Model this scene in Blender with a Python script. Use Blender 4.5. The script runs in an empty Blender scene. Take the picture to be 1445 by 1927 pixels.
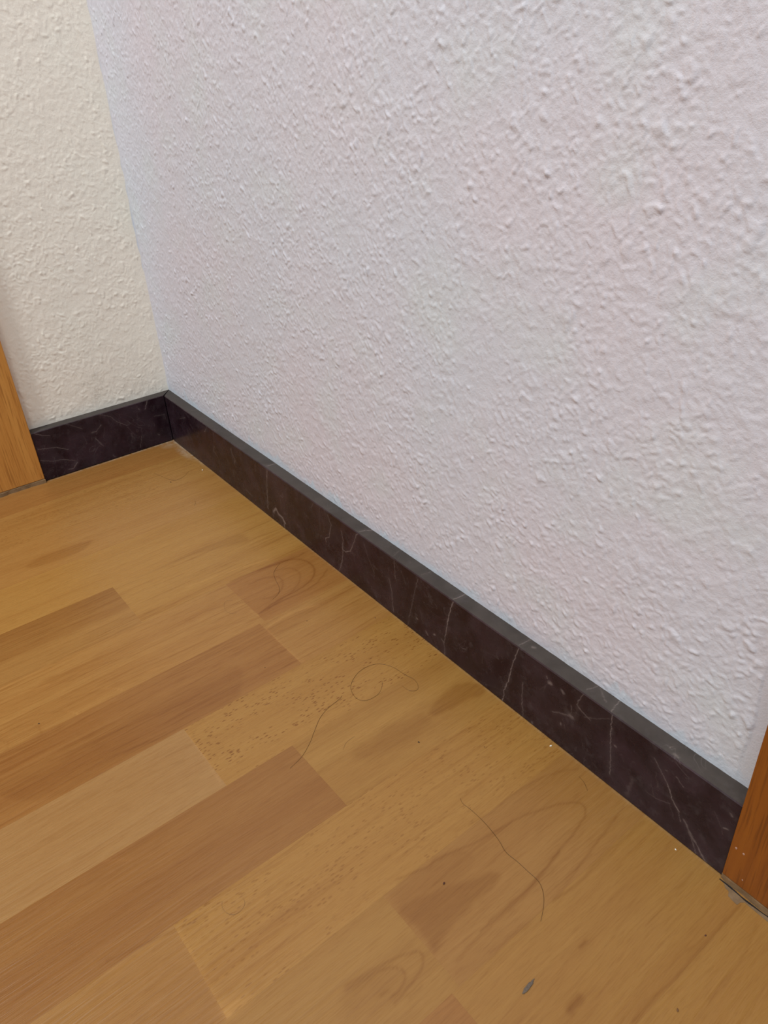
import bpy, bmesh, math, random
import numpy as np
from mathutils import Matrix, Vector

# ------------------------------------------------------------------ camera, world, lights, exposure
scene = bpy.context.scene
COL = scene.collection
RIGHT, DOWN, FWD = [(0.6038215, 0.7956299, -0.0487097), (0.3923281, -0.3498281, -0.8507050), (-0.6938863, 0.4945638, -0.5233817)]
cam_data = bpy.data.cameras.new('camera')
cam_data.sensor_fit = 'VERTICAL'
cam_data.sensor_height = 36.0
cam_data.lens = 26.6994
cam_data.clip_start = 0.005
cam = bpy.data.objects.new('camera', cam_data)
COL.objects.link(cam)
cam.matrix_world = Matrix(((RIGHT[0], -DOWN[0], -FWD[0], 0.896895),
                           (RIGHT[1], -DOWN[1], -FWD[1], -0.314756),
                           (RIGHT[2], -DOWN[2], -FWD[2], 0.422314),
                           (0, 0, 0, 1)))
scene.camera = cam

world = bpy.data.worlds.new('room_light')
scene.world = world
world.use_nodes = True
world.node_tree.nodes['Background'].inputs[0].default_value = (0.95, 1.05, 1.13, 1)
world.node_tree.nodes['Background'].inputs[1].default_value = 0.66

def area(name, loc, target, size, power, colour):
    d = bpy.data.lights.new(name, 'AREA')
    d.shape = 'DISK'; d.size = size; d.energy = power; d.color = colour
    o = bpy.data.objects.new(name, d); COL.objects.link(o)
    o.location = loc
    o.rotation_euler = (Vector(target) - Vector(loc)).to_track_quat('-Z', 'Y').to_euler()
    return o
area('ceiling_lamp_light', (0.42, -0.95, 2.00), (0.35, 0, 0.2), 0.24, 20.5, (0.98, 1.01, 1.01))
area('second_lamp_light', (1.60, -0.95, 2.30), (0.70, -0.1, 0.1), 0.30, 8.5, (1.0, 0.99, 0.93))

vs = scene.view_settings
vs.view_transform = 'Standard'; vs.look = 'None'; vs.gamma = 1.0
vs.exposure = 0.0
vs.use_curve_mapping = False

# ------------------------------------------------------------------ measured positions, millimetres in the room
# floor: (across the strips, along the strips); skirting: (along the wall, up) or (along the wall, depth)
VEINS_FRONT = [
    (0.7, 0.8, [(274.4, 65.4), (270.1, 48.7), (266.4, 31.9), (263.1, 10.1)]),
    (2.6, 0.85, [(275.3, 12.3), (281.4, 18.5), (285.9, 13.8), (294.3, 13.3), (296.6, 8.8)]),
    (1.2, 0.6, [(296.6, 8.8), (294.9, 4.6), (295.8, -2.9)]),
    (0.6, 0.6, [(384.4, 58.6), (389.2, 49.9), (386.7, 43.6), (383.6, 34.0), (376.7, 29.5), (376.6, 25.3)]),
    (0.6, 0.75, [(405.9, 52.0), (407.6, 42.9), (405.1, 31.6), (410.4, 31.2), (418.4, 36.4), (425.7, 50.1), (429.7, 59.8), (435.9, 65.7)]),
    (0.6, 0.6, [(405.9, 31.0), (402.4, 15.6), (394.0, -0.6)]),
    (0.9, 0.22, [(440.4, 57.5), (445.9, 44.9), (454.1, 31.6)]),
    (0.5, 0.4, [(483.5, 61.0), (484.1, 52.1), (484.8, 42.9)]),
    (0.6, 0.6, [(475.6, 37.8), (478.5, 25.8), (479.1, 4.1)]),
    (0.5, 0.35, [(514.5, 59.7), (506.0, 28.5), (498.5, 0.1)]),
    (0.8, 0.9, [(557.2, 63.9), (554.1, 54.0), (550.8, 39.3), (548.5, 26.7)]),
    (0.6, 0.6, [(548.5, 26.7), (546.2, 13.7), (546.7, 0.4)]),
    (2, 0.5, [(542.8, 15.3), (545.1, 14.8)]),
    (1.3, 0.7, [(533.7, 14.1), (534.7, 14.5)]),
    (2, 0.4, [(523.9, 10.2), (524.8, 9.2)]),
    (1, 0.5, [(511.8, 17.5), (512.7, 17.1)]),
    (0.6, 0.5, [(567.8, 23.0), (570.9, 23.8)]),
    (2.2, 0.12, [(453.4, 39.1), (458.7, 38.1)]),
    (0.4, 0.25, [(371.0, 61.4), (368.2, 35.7)]),
    (0.4, 0.3, [(224.2, 12.4), (229.8, 10.2)]),
    (0.5, 0.3, [(359.8, 60.3), (355.2, 53.2)]),
    (0.5, 0.3, [(300.5, 44.5), (298.6, 39.3)]),
    (0.6, 0.8, [(625.2, 64.5), (622.4, 52.8), (619.3, 39.1), (617.0, 25.7), (613.5, 13.1), (611.9, 1.6)]),
    (0.5, 0.5, [(630.7, 34.0), (630.8, 20.4), (632.8, 1.8)]),
    (0.6, 0.5, [(684.0, 67.4), (680.8, 60.0), (677.8, 49.5), (683.1, 46.5), (689.9, 44.7)]),
    (0.45, 0.8, [(704.2, 63.5), (705.4, 50.4), (706.7, 38.8), (710.0, 11.5)]),
    (2.6, 0.7, [(653.4, 50.9), (655.1, 51.3)]),
    (1.0, 0.5, [(651.2, 54.9), (652.2, 53.8)]),
    (2.2, 0.5, [(665.3, 51.7), (666.1, 50.3)]),
    (2.6, 0.5, [(673.3, 35.7), (675.5, 35.7)]),
    (1, 0.35, [(674.2, 35.5), (665.8, 31.6), (659.0, 27.4)]),
    (0.8, 0.3, [(674.1, 44.8), (674.5, 35.8)]),
    (1.3, 0.5, [(666.8, 23.0), (667.1, 21.7)]),
    (1.3, 0.4, [(641.6, 3.3), (642.1, 1.7)]),
    (1, 0.5, [(710.3, 38.6), (710.9, 38.4)]),
    (0.5, 0.25, [(685.1, 43.5), (694.2, 49.7), (703.4, 57.6)]),
    (4, 0.1, [(670.4, 38.1), (677.5, 36.4), (679.5, 49.1)]),
    (0.4, 0.6, [(736.8, 51.9), (742.7, 45.6), (749.2, 38.2)]),
    (0.7, 0.75, [(749.2, 38.2), (753.3, 29.6), (758.6, 24.4)]),
    (0.5, 0.4, [(758.6, 24.4), (761.1, 17.6)]),
    (1.6, 0.5, [(763.1, 20.9), (768.1, 14.4), (772.3, 10.5)]),
    (0.9, 0.6, [(772.3, 10.5), (777.6, 4.4), (781.3, 0.6)]),
    (0.6, 0.4, [(768.1, 14.4), (771.0, 7.9), (774.8, 1.2)]),
    (0.6, 0.25, [(735.8, 20.5), (743.2, 20.6), (752.3, 25.1)]),
    (1.3, 0.6, [(785.7, 37.5), (787.8, 38.7)]),
    (0.9, 0.5, [(786.7, 51.4), (787.5, 50.5)]),
    (1.4, 0.6, [(781.2, 1.1), (781.9, 0.5)]),
    (0.9, 0.5, [(745.6, 48.9), (746.2, 48.9)]),
    (0.7, 0.4, [(752.5, 49.3), (758.2, 45.8)]),
    (1.2, 0.85, [(747.9, 63.1), (749.6, 63.5), (751.9, 63.1)]),
    (2.5, 0.15, [(726.1, 21.8), (723.7, 4.9)]),
    (1.1, 0.5, [(710.2, 38.5), (711.0, 38.4)]),
    (0.45, 0.7, [(136.2, 62.5), (126.2, 51.6)]),
    (0.5, 0.5, [(54.6, 44.3), (72.9, 51.9)]),
    (0.5, 0.55, [(146.6, 40.2), (142.0, 32.8), (148.0, 31.3)]),
    (0.7, 0.5, [(192.2, 54.5), (193.8, 48.7), (199.0, 43.5), (195.3, 37.5)]),
    (0.4, 0.4, [(84.6, 47.7), (90.2, 43.8)]),
    (0.4, 0.3, [(74.7, 60.7), (84.9, 55.4)]),
    (0.5, 0.5, [(192.6, 55.1), (192.9, 42.8)]),
    (0.5, 0.4, [(187.7, 26.9), (189.2, 18.1)]),
    (0.5, 0.4, [(247.0, 57.2), (246.5, 48.3)]),
    (0.5, 0.4, [(215.7, 12.8), (227.3, 9.7)]),
]
VEINS_TOP = [
    (0.6, 0.8, [(268.6, -10.3), (269.7, -5.5), (270.5, -0.6)]),
    (0.5, 0.7, [(431.2, -10.1), (433.8, -5.0), (437.2, -1.1)]),
    (0.6, 0.7, [(555.5, -11.7), (556.5, -6.0), (557.1, 0.5)]),
    (0.5, 0.7, [(623.4, -11.2), (623.9, -6.4), (624.8, -0.9)]),
    (0.5, 0.5, [(680.8, -8.7), (682.7, -5.1), (684.0, -0.7)]),
    (0.5, 0.8, [(703.4, -12.1), (701.6, -6.9), (701.2, -0.8)]),
    (0.4, 0.3, [(480.0, -10.4), (477.7, -2.8)]),
    (0.4, 0.3, [(515.2, -9.9), (517.6, -2.3)]),
    (0.4, 0.3, [(686.0, -1.2), (696.3, -8.0)]),
    (1.5, 0.5, [(631.0, -5.5), (632.1, -5.1)]),
    (0.4, 0.4, [(82.0, -7.6), (87.3, 0.4)]),
    (0.7, 0.6, [(742.7, -9.2), (743.3, -7.0)]),
    (1.5, 0.5, [(747.3, -10.9), (750.6, -11.3)]),
    (0.4, 0.3, [(688.4, -3.6), (695.8, -8.5)]),
]
VEINS_LEFT = [
    (0.6, 0.8, [(32.9, 64.8), (35.3, 59.4), (39.3, 52.0)]),
    (0.6, 0.5, [(96.0, 48.9), (103.2, 42.7), (109.0, 42.1)]),
    (0.5, 0.4, [(94.0, 61.6), (83.0, 55.7), (77.1, 46.5), (66.3, 38.1)]),
    (0.5, 0.6, [(173.0, 42.0), (162.1, 39.4), (152.0, 37.2), (140.7, 30.8)]),
    (0.5, 0.5, [(173.8, 27.8), (160.5, 21.8), (150.0, 20.6), (136.3, 14.4)]),
    (0.8, 0.6, [(134.8, 11.4), (139.7, 5.6), (146.4, 5.5)]),
    (0.6, 0.5, [(172.2, 63.0), (163.6, 56.6), (156.0, 54.0)]),
    (0.5, 0.4, [(51.8, 18.2), (56.2, 4.2)]),
    (0.5, 0.4, [(30.1, 39.1), (16.9, 37.5), (17.0, 31.2)]),
    (1.3, 0.5, [(47.6, 54.3), (46.9, 53.5)]),
    (1.3, 0.4, [(30.6, 14.2), (29.6, 12.9)]),
    (1.2, 0.3, [(106.6, 33.9), (100.4, 21.9)]),
    (0.8, 0.25, [(139.8, 66.5), (118.1, 50.0)]),
    (1.5, 0.3, [(91.1, 5.2), (90.0, 3.6)]),
    (0.5, 0.4, [(135.0, 68.5), (131.2, 62.6)]),
]
GRAIN_LINES = [
    (1.4, 0.8, [(337.1, 106.9), (338.9, 84.1), (342.9, 61.9), (346.0, 40.3), (345.5, 29.6)]),
    (1.7, 0.8, [(397.8, 110.6), (394.1, 99.3), (392.1, 85.7), (391.8, 66.5), (386.9, 48.6), (377.5, 38.1), (363.1, 34.4), (350.1, 39.5), (342.5, 53.3), (339.6, 76.3)]),
    (1.5, 0.6, [(395.9, 100.4), (395.7, 84.9), (397.4, 63.7), (393.5, 44.7), (383.7, 27.9)]),
    (1.5, 0.6, [(381.2, 97.8), (384.7, 87.5), (379.8, 76.5), (370.6, 70.0), (361.3, 69.9), (353.9, 81.6), (353.5, 95.6)]),
    (1.5, 0.5, [(397.7, 104.5), (393.0, 84.7), (390.1, 71.8), (381.3, 58.1), (369.5, 50.4), (356.8, 53.9), (351.3, 67.0)]),
    (1.5, 0.3, [(403.9, 109.8), (404.7, 84.3), (404.7, 52.4), (403.7, 33.5)]),
    (1.3, 0.6, [(670.4, 176.4), (675.2, 158.8), (677.0, 145.5), (682.0, 127.1), (685.2, 109.5), (687.7, 92.3), (692.6, 77.1), (698.5, 62.7), (704.9, 54.2), (710.2, 53.4), (714.4, 60.0), (717.8, 75.2), (719.5, 90.7), (722.8, 110.9), (724.1, 121.9), (723.9, 146.0), (723.6, 160.3)]),
    (1.5, 0.35, [(670.9, 118.0), (673.5, 102.6), (673.4, 85.6), (675.0, 68.2), (678.6, 50.4), (687.6, 33.0)]),
    (1.3, 0.3, [(738.1, 115.7), (735.3, 96.2), (731.5, 74.6), (729.2, 53.9), (725.2, 33.7)]),
    (1.5, 0.4, [(738.8, 116.5), (740.2, 93.9), (738.9, 75.4), (739.7, 49.6), (740.4, 33.7)]),
    (1.2, 0.25, [(734.0, 101.3), (733.4, 83.8), (729.5, 61.5), (727.2, 43.9)]),
    (1.5, 0.4, [(727.0, 182.1), (727.4, 177.1), (725.9, 160.2), (725.7, 140.9), (724.7, 121.6), (723.9, 113.6), (720.1, 90.4)]),
    (1.3, 0.3, [(735.7, 165.7), (737.1, 150.0), (738.7, 135.4), (738.0, 124.7)]),
    (1.3, 0.3, [(733.8, 117.7), (733.6, 93.1), (733.8, 76.3)]),
    (1.5, 0.55, [(699.0, 235.5), (701.2, 224.9), (703.5, 211.7), (707.5, 199.4), (711.0, 194.4), (715.9, 195.4), (718.9, 200.7), (720.9, 210.0), (722.5, 220.7)]),
    (1.4, 0.5, [(700.9, 236.8), (703.2, 223.9), (705.1, 215.4), (709.6, 208.9), (714.8, 207.8), (718.3, 212.3), (719.2, 220.5)]),
    (1.6, 0.4, [(714.8, 224.3), (715.5, 220.0)]),
    (1.4, 0.4, [(725.3, 213.1), (725.2, 204.8)]),
    (1.6, 0.5, [(805.8, 134.4), (805.7, 118.6), (806.5, 103.3), (806.8, 88.1), (807.0, 73.5), (806.9, 57.7), (807.8, 38.6)]),
    (1.2, 0.25, [(739.1, 113.3), (740.8, 96.1), (741.4, 76.8), (741.6, 63.3)]),
    (1.1, 0.3, [(780.7, 89.4), (780.7, 75.9), (780.0, 56.7), (779.7, 41.7)]),
    (1.0, 0.2, [(789.5, 83.4), (789.4, 68.2), (789.4, 49.6)]),
    (1.1, 0.22, [(803.8, 83.4), (804.4, 70.6)]),
    (1.8, 0.8, [(764.7, 125.4), (764.8, 120.8)]),
    (4.5, 0.8, [(781.8, 154.3), (781.9, 150.5), (781.7, 146.3)]),
    (1.5, 0.25, [(824.0, 96.7), (823.5, 85.2), (823.4, 67.1), (819.5, 42.7)]),
    (1.0, 0.3, [(380.8, 326.7), (389.8, 298.7), (400.1, 283.0), (407.8, 279.3)]),
    (0.8, -0.7, [(400.1, 283.0), (407.8, 278.0), (410.8, 277.2)]),
    (1.0, 0.3, [(389.5, 275.6), (393.7, 259.9), (400.7, 246.5), (408.7, 241.5)]),
    (0.8, -0.7, [(397.5, 250.7), (402.1, 244.3), (407.8, 241.2)]),
    (1.0, 0.3, [(389.4, 321.8), (397.7, 307.2), (406.6, 304.4), (411.6, 304.8)]),
    (1.2, 0.4, [(397.1, 331.0), (401.3, 327.4), (408.3, 328.8), (407.9, 333.9)]),
    (1.0, -0.5, [(339.9, 315.8), (339.2, 289.6), (338.4, 276.0)]),
    (0.9, -0.5, [(356.2, 320.1), (356.5, 305.1), (361.2, 283.2)]),
    (1.0, 0.3, [(352.7, 287.2), (362.0, 256.6), (374.2, 219.0)]),
    (1.1, -0.5, [(399.6, 218.3), (404.1, 203.0), (407.8, 191.5)]),
    (1.3, 0.35, [(441.3, 308.8), (444.0, 273.5), (448.4, 236.7), (453.5, 205.0)]),
    (1.3, 0.3, [(492.1, 243.3), (495.3, 219.0), (499.5, 202.4)]),
    (1.0, 0.3, [(375.7, 170.9), (378.7, 147.0), (381.5, 110.2)]),
    (1.4, -0.6, [(317.1, 142.6), (319.7, 121.0), (322.3, 98.8), (330.4, 61.0)]),
    (0.9, 0.4, [(362.8, 164.7), (363.0, 143.2), (368.9, 124.2), (376.8, 109.0)]),
    (1.0, 0.35, [(389.4, 152.6), (391.9, 139.7), (399.6, 120.6)]),
    (1.2, -0.7, [(418.6, 114.1), (415.3, 91.0), (422.5, 64.5)]),
    (0.8, -0.6, [(387.9, 113.9), (400.0, 112.7)]),
    (1.2, -0.5, [(421.1, 117.1), (448.2, 117.6), (473.0, 117.6)]),
    (1.0, 0.45, [(607.6, 168.2), (609.1, 146.5), (610.1, 123.3), (610.5, 98.6), (612.1, 79.0), (614.6, 57.9)]),
    (0.9, 0.3, [(614.3, 150.5), (616.5, 120.5), (621.3, 91.0), (625.7, 50.4), (626.5, 22.5)]),
    (1.6, 0.45, [(604.0, 329.6), (609.0, 308.1), (614.2, 285.8), (614.9, 275.9)]),
    (1.3, 0.4, [(609.9, 273.4), (611.8, 244.7), (612.2, 223.6), (610.1, 188.9)]),
    (1.8, -0.35, [(612.6, 291.3), (630.4, 291.2), (650.8, 291.7), (671.3, 291.9)]),
    (2.5, -0.8, [(669.6, 290.9), (671.9, 290.4)]),
    (1.2, -0.4, [(544.4, 306.7), (553.6, 294.7)]),
    (1.3, 0.3, [(642.2, 287.3), (643.9, 263.0), (645.4, 230.3), (649.2, 196.6)]),
    (1.5, -0.3, [(610.3, 332.0), (612.2, 309.5), (611.1, 293.1)]),
    (1.2, 0.35, [(51.9, 239.3), (49.6, 202.6), (49.5, 159.0), (57.0, 107.9), (60.0, 77.8), (63.6, 27.3)]),
    (1.0, 0.3, [(112.7, 171.5), (124.9, 95.5), (133.1, 47.9)]),
    (1.2, -0.5, [(478.8, 221.4), (500.9, 221.8), (536.5, 223.4)]),
    (1.6, 0.3, [(466.0, 291.3), (468.1, 264.2), (475.0, 235.4)]),
    (1.3, 0.25, [(465.3, 276.6), (469.8, 246.0)]),
    (1.3, 0.35, [(498.9, 282.6), (500.0, 251.8), (503.5, 234.6)]),
    (1.2, 0.3, [(522.5, 257.2), (526.1, 234.4)]),
]
GRAIN_PATCHES = [
    (1.5, 0.5, [(583.9, 76.9), (579.7, 67.8), (576.7, 53.9), (575.9, 41.7), (579.3, 33.3), (588.2, 26.2), (596.9, 31.0), (593.7, 43.3), (592.3, 53.3), (590.8, 64.9), (589.0, 72.4)]),
    (3, 0.32, [(580.6, 143.0), (575.3, 136.7), (575.9, 120.7), (573.4, 105.2), (578.6, 93.8), (581.2, 80.0), (590.1, 80.6), (594.9, 98.8), (593.6, 113.0), (590.6, 124.0), (588.6, 133.8), (583.9, 141.5)]),
    (1.6, 0.5, [(684.2, 186.8), (686.6, 176.3), (689.3, 168.7), (693.1, 156.3), (698.9, 144.0), (701.9, 133.3), (707.2, 127.9), (710.9, 137.8), (710.5, 152.2), (711.3, 164.6), (712.7, 174.3), (715.5, 185.1), (715.7, 188.0), (707.2, 187.2), (697.0, 186.5), (688.2, 188.7)]),
    (2, 0.25, [(673.7, 187.2), (673.6, 176.6), (674.4, 163.0), (675.8, 146.4), (681.7, 133.7), (691.4, 133.7), (692.7, 155.9), (688.8, 168.3), (686.3, 176.0), (683.4, 186.1)]),
    (2, 0.45, [(176.4, 248.8), (168.8, 231.8), (169.9, 208.8), (171.8, 188.9), (175.9, 179.9), (187.2, 194.3), (188.4, 208.3), (188.0, 221.5), (183.7, 242.9)]),
    (2, 0.4, [(271.2, 172.8), (271.0, 149.0), (266.5, 107.9), (269.4, 73.9), (269.9, 59.7), (284.6, 57.3), (286.3, 68.9), (274.2, 108.1), (272.9, 142.9)]),
    (5, 0.2, [(726.0, 189.2), (737.5, 189.3), (739.9, 172.7), (739.2, 152.2), (738.7, 137.0), (733.7, 149.4), (730.6, 171.8)]),
    (4, 0.22, [(704.3, 221.1), (707.4, 212.2), (711.6, 208.0), (716.7, 212.2), (717.3, 221.4), (715.4, 233.3), (714.1, 246.4), (700.9, 236.8)]),
    (3, -0.5, [(664.9, 292.0), (672.9, 291.5), (674.1, 277.9), (666.0, 283.0)]),
    (2, 0.3, [(475.6, 174.6), (444.5, 157.2), (436.0, 203.6), (436.7, 245.0), (435.9, 280.4), (436.8, 307.3), (437.4, 341.7), (449.6, 345.0), (474.5, 316.0), (476.4, 261.5)]),
]
HAIRS = [
    ('long dark hair curving across the cathedral-grained plank at lower right', 0.16, [(655.4, -94.7), (659.7, -96.1), (665.8, -95.3), (674.9, -95.0), (683.8, -95.5), (693.5, -97.0), (702.1, -99.3), (710.6, -98.5), (719.3, -98.2), (726.4, -97.9), (731.6, -99.6), (736.8, -103.7), (741.0, -109.0), (744.6, -114.7)]),
    ('hair lying in an open loop with a hooked end on the speckled plank', 0.13, [(536.4, -69.0), (541.2, -72.6), (546.1, -80.4), (545.2, -91.0), (538.8, -95.1), (529.0, -93.3), (522.1, -87.6), (517.0, -77.8), (516.3, -67.3), (520.0, -59.0), (529.5, -53.3), (542.1, -51.2), (552.0, -49.0), (559.2, -51.2), (561.6, -55.0), (558.0, -59.3), (550.2, -60.4)]),
    ('slanting hair crossing onto the dark orange plank below the looped hair', 0.14, [(529.2, -102.2), (531.0, -105.5), (533.5, -118.3), (538.1, -128.2), (546.2, -138.3), (552.9, -146.3), (559.5, -156.9), (563.1, -169.0)]),
    ('short S-shaped hair on the swirl-grained plank beside the skirting', 0.14, [(345.3, -48.6), (354.2, -60.4), (365.9, -65.6), (376.9, -68.4), (385.6, -73.6), (390.2, -83.2)]),
    ('tiny curved hair next to the skirting above the long hair', 0.13, [(692.7, -22.1), (697.4, -23.0), (701.4, -25.0), (703.8, -26.6)]),
    ('fine wavy hair caught on a crumb near the room corner', 0.12, [(83.0, -68.4), (97.8, -64.2), (112.3, -60.1), (117.7, -54.2), (115.5, -44.8), (107.9, -34.9)]),
    ('very short hair standing alone just in front of the corner tangle', 0.11, [(172.7, -58.3), (180.6, -60.3), (187.2, -64.6)]),
    ('pale curled hair on the striped plank left of the swirl-grained plank', 0.09, [(367.1, -110.7), (364.5, -116.1), (367.8, -120.3), (375.4, -122.7), (382.5, -121.7), (385.8, -116.8)]),
    ('faint ring-shaped hair on the pale plank at lower left of centre', 0.09, [(620.5, -250.0), (624.0, -251.6), (628.5, -251.1), (632.0, -248.4), (632.4, -244.0), (630.1, -240.1), (626.0, -239.3)]),
    ('faint short arc of hair on the plain plank left of the black crumb', 0.09, [(568.2, -117.6), (569.2, -125.6), (573.2, -131.2)]),
]
CRUMBS = [
    ('black crumb on the plain plank with orange patches', (602.0, -85.8), 1.1, 'black'),
    ('black elongated crumb on the striped plank near the left edge', (405.7, -294.4), 1.0, 'black'),
    ('dark brown crumb beside the orange flame figure at bottom centre', (693.6, -141.9), 1.3, 'dark'),
    ('tiny white crumb on the floor near the right end of the skirting', (764.9, -19.1), 0.9, 'white'),
    ('small brown crumb in the hair tangle near the room corner', (117.9, -62.1), 1.2, 'dark'),
    ('brown crumb on the floor below the right door casing', (805.9, -51.0), 0.9, 'dark'),
    ('brown crumb at the bottom edge of the picture on the right', (819.0, -95.1), 1.3, 'brown'),
    ('tiny dark crumb on the orange-brown plank left of the speckled plank', (463.7, -132.3), 0.7, 'dark'),
    ('tiny brown crumb where the speckled plank meets the skirting', (471.5, -27.5), 0.9, 'brown'),
    ('tiny dark crumb on the pale edged plank under the swirl-grained plank', (436.2, -75.0), 0.7, 'dark'),
    ('tiny brown crumb on the fine-lined plank right of the black crumb', (634.6, -53.1), 0.7, 'brown'),
    ('white sliver of filler at the foot of the long skirting near the room corner', (116.1, -20.8), 1.5, 'white'),
    ('white fleck wedged under the middle of the long skirting', (663.3, -17.1), 1.3, 'white'),
]
FLECKS = [(0.7951, 0.0318, 0.0007), (0.7996, 0.0316, 0.0007), (0.8031, 0.0118, 0.0005)]

T = 0.01316        # skirting thickness
H = 0.0625         # skirting height
XE = 0.7915        # right end of the long skirting
YE = 0.1752        # left end of the short skirting
PA = 0.0222        # the floor strips lie slightly askew to the walls
CP, SN = math.cos(PA), math.sin(PA)
rng = np.random.default_rng(11)

# ------------------------------------------------------------------ helpers
def link(name, me, mat=None, parent=None):
    o = bpy.data.objects.new(name, me)
    COL.objects.link(o)
    if mat: me.materials.append(mat)
    if parent: o.parent = parent
    return o

def empty(name, loc=(0, 0, 0)):
    o = bpy.data.objects.new(name, None); COL.objects.link(o); o.location = loc
    o.empty_display_size = 0.05
    return o

def tag(o, label, cat, group=None):
    o['label'] = label; o['category'] = cat
    if group: o['group'] = group
    return o

def grid_mesh(name, P, smooth=True, attrs=None, flip=False):
    """P: (n, m, 3) array of points -> quad mesh"""
    n, m = P.shape[:2]
    idx = np.arange(n * m).reshape(n, m)
    a, b, c, d = idx[:-1, :-1], idx[1:, :-1], idx[1:, 1:], idx[:-1, 1:]
    q = np.stack([a, d, c, b] if flip else [a, b, c, d], -1).reshape(-1, 4)
    me = bpy.data.meshes.new(name)
    me.vertices.add(n * m)
    me.vertices.foreach_set('co', P.reshape(-1).astype(np.float32))
    me.loops.add(q.size)
    me.loops.foreach_set('vertex_index', q.reshape(-1).astype(np.int32))
    me.polygons.add(len(q))
    me.polygons.foreach_set('loop_start', np.arange(0, q.size, 4, dtype=np.int32))
    me.polygons.foreach_set('use_smooth', np.full(len(q), smooth))
    for k, v in (attrs or {}).items():
        if v.ndim == 3:
            at = me.attributes.new(k, 'FLOAT_VECTOR', 'POINT'); at.data.foreach_set('vector', v.reshape(-1).astype(np.float32))
        else:
            at = me.attributes.new(k, 'FLOAT', 'POINT'); at.data.foreach_set('value', v.reshape(-1).astype(np.float32))
    me.update(calc_edges=True)
    return me

def join_mesh(name, parts):
    """join temporary meshes (attributes kept) into one"""
    bm = bmesh.new()
    for p in parts: bm.from_mesh(p)
    me = bpy.data.meshes.new(name); bm.to_mesh(me); bm.free()
    for p in parts: bpy.data.meshes.remove(p)
    return me

def box_mesh(name, x0, x1, y0, y1, z0, z1, bevel=0.0, seg=2):
    bm = bmesh.new()
    bmesh.ops.create_cube(bm, size=1)
    for v in bm.verts:
        v.co = ((x0 + x1) / 2 + v.co.x * (x1 - x0), (y0 + y1) / 2 + v.co.y * (y1 - y0), (z0 + z1) / 2 + v.co.z * (z1 - z0))
    if bevel:
        bmesh.ops.bevel(bm, geom=list(bm.edges), offset=bevel, segments=seg, affect='EDGES', profile=0.5)
        for f in bm.faces: f.smooth = False
    me = bpy.data.meshes.new(name); bm.to_mesh(me); bm.free()
    return me

def prism_mesh(name, poly, z0, z1):
    bm = bmesh.new()
    lo = [bm.verts.new((x, y, z0)) for x, y in poly]; hi = [bm.verts.new((x, y, z1)) for x, y in poly]
    bm.faces.new(lo[::-1]); bm.faces.new(hi)
    k = len(poly)
    for i in range(k): bm.faces.new((lo[i], lo[(i + 1) % k], hi[(i + 1) % k], hi[i]))
    bmesh.ops.recalc_face_normals(bm, faces=bm.faces)
    me = bpy.data.meshes.new(name); bm.to_mesh(me); bm.free()
    return me

def blur_kernel_conv(img, kern):
    s = (img.shape[0] + kern.shape[0], img.shape[1] + kern.shape[1])
    r = np.fft.irfft2(np.fft.rfft2(img, s) * np.fft.rfft2(kern, s), s)
    a, b = kern.shape[0] // 2, kern.shape[1] // 2
    return r[a:a + img.shape[0], b:b + img.shape[1]]

def smooth_noise(shape, sig, seed):
    g = np.random.default_rng(seed).standard_normal(shape)
    k = int(max(3, sig * 3)); ax = np.arange(-k, k + 1)
    ke = np.exp(-(ax[:, None] ** 2 + ax[None] ** 2) / (2 * sig * sig))
    r = blur_kernel_conv(g, ke)
    return (r - r.mean()) / r.std()

def bilinear(img, fx, fy):
    fx = np.clip(fx, 0, img.shape[0] - 1.001); fy = np.clip(fy, 0, img.shape[1] - 1.001)
    i = fx.astype(int); j = fy.astype(int); a = fx - i; b = fy - j
    return img[i, j] * (1 - a) * (1 - b) + img[i + 1, j] * a * (1 - b) + img[i, j + 1] * (1 - a) * b + img[i + 1, j + 1] * a * b

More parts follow.
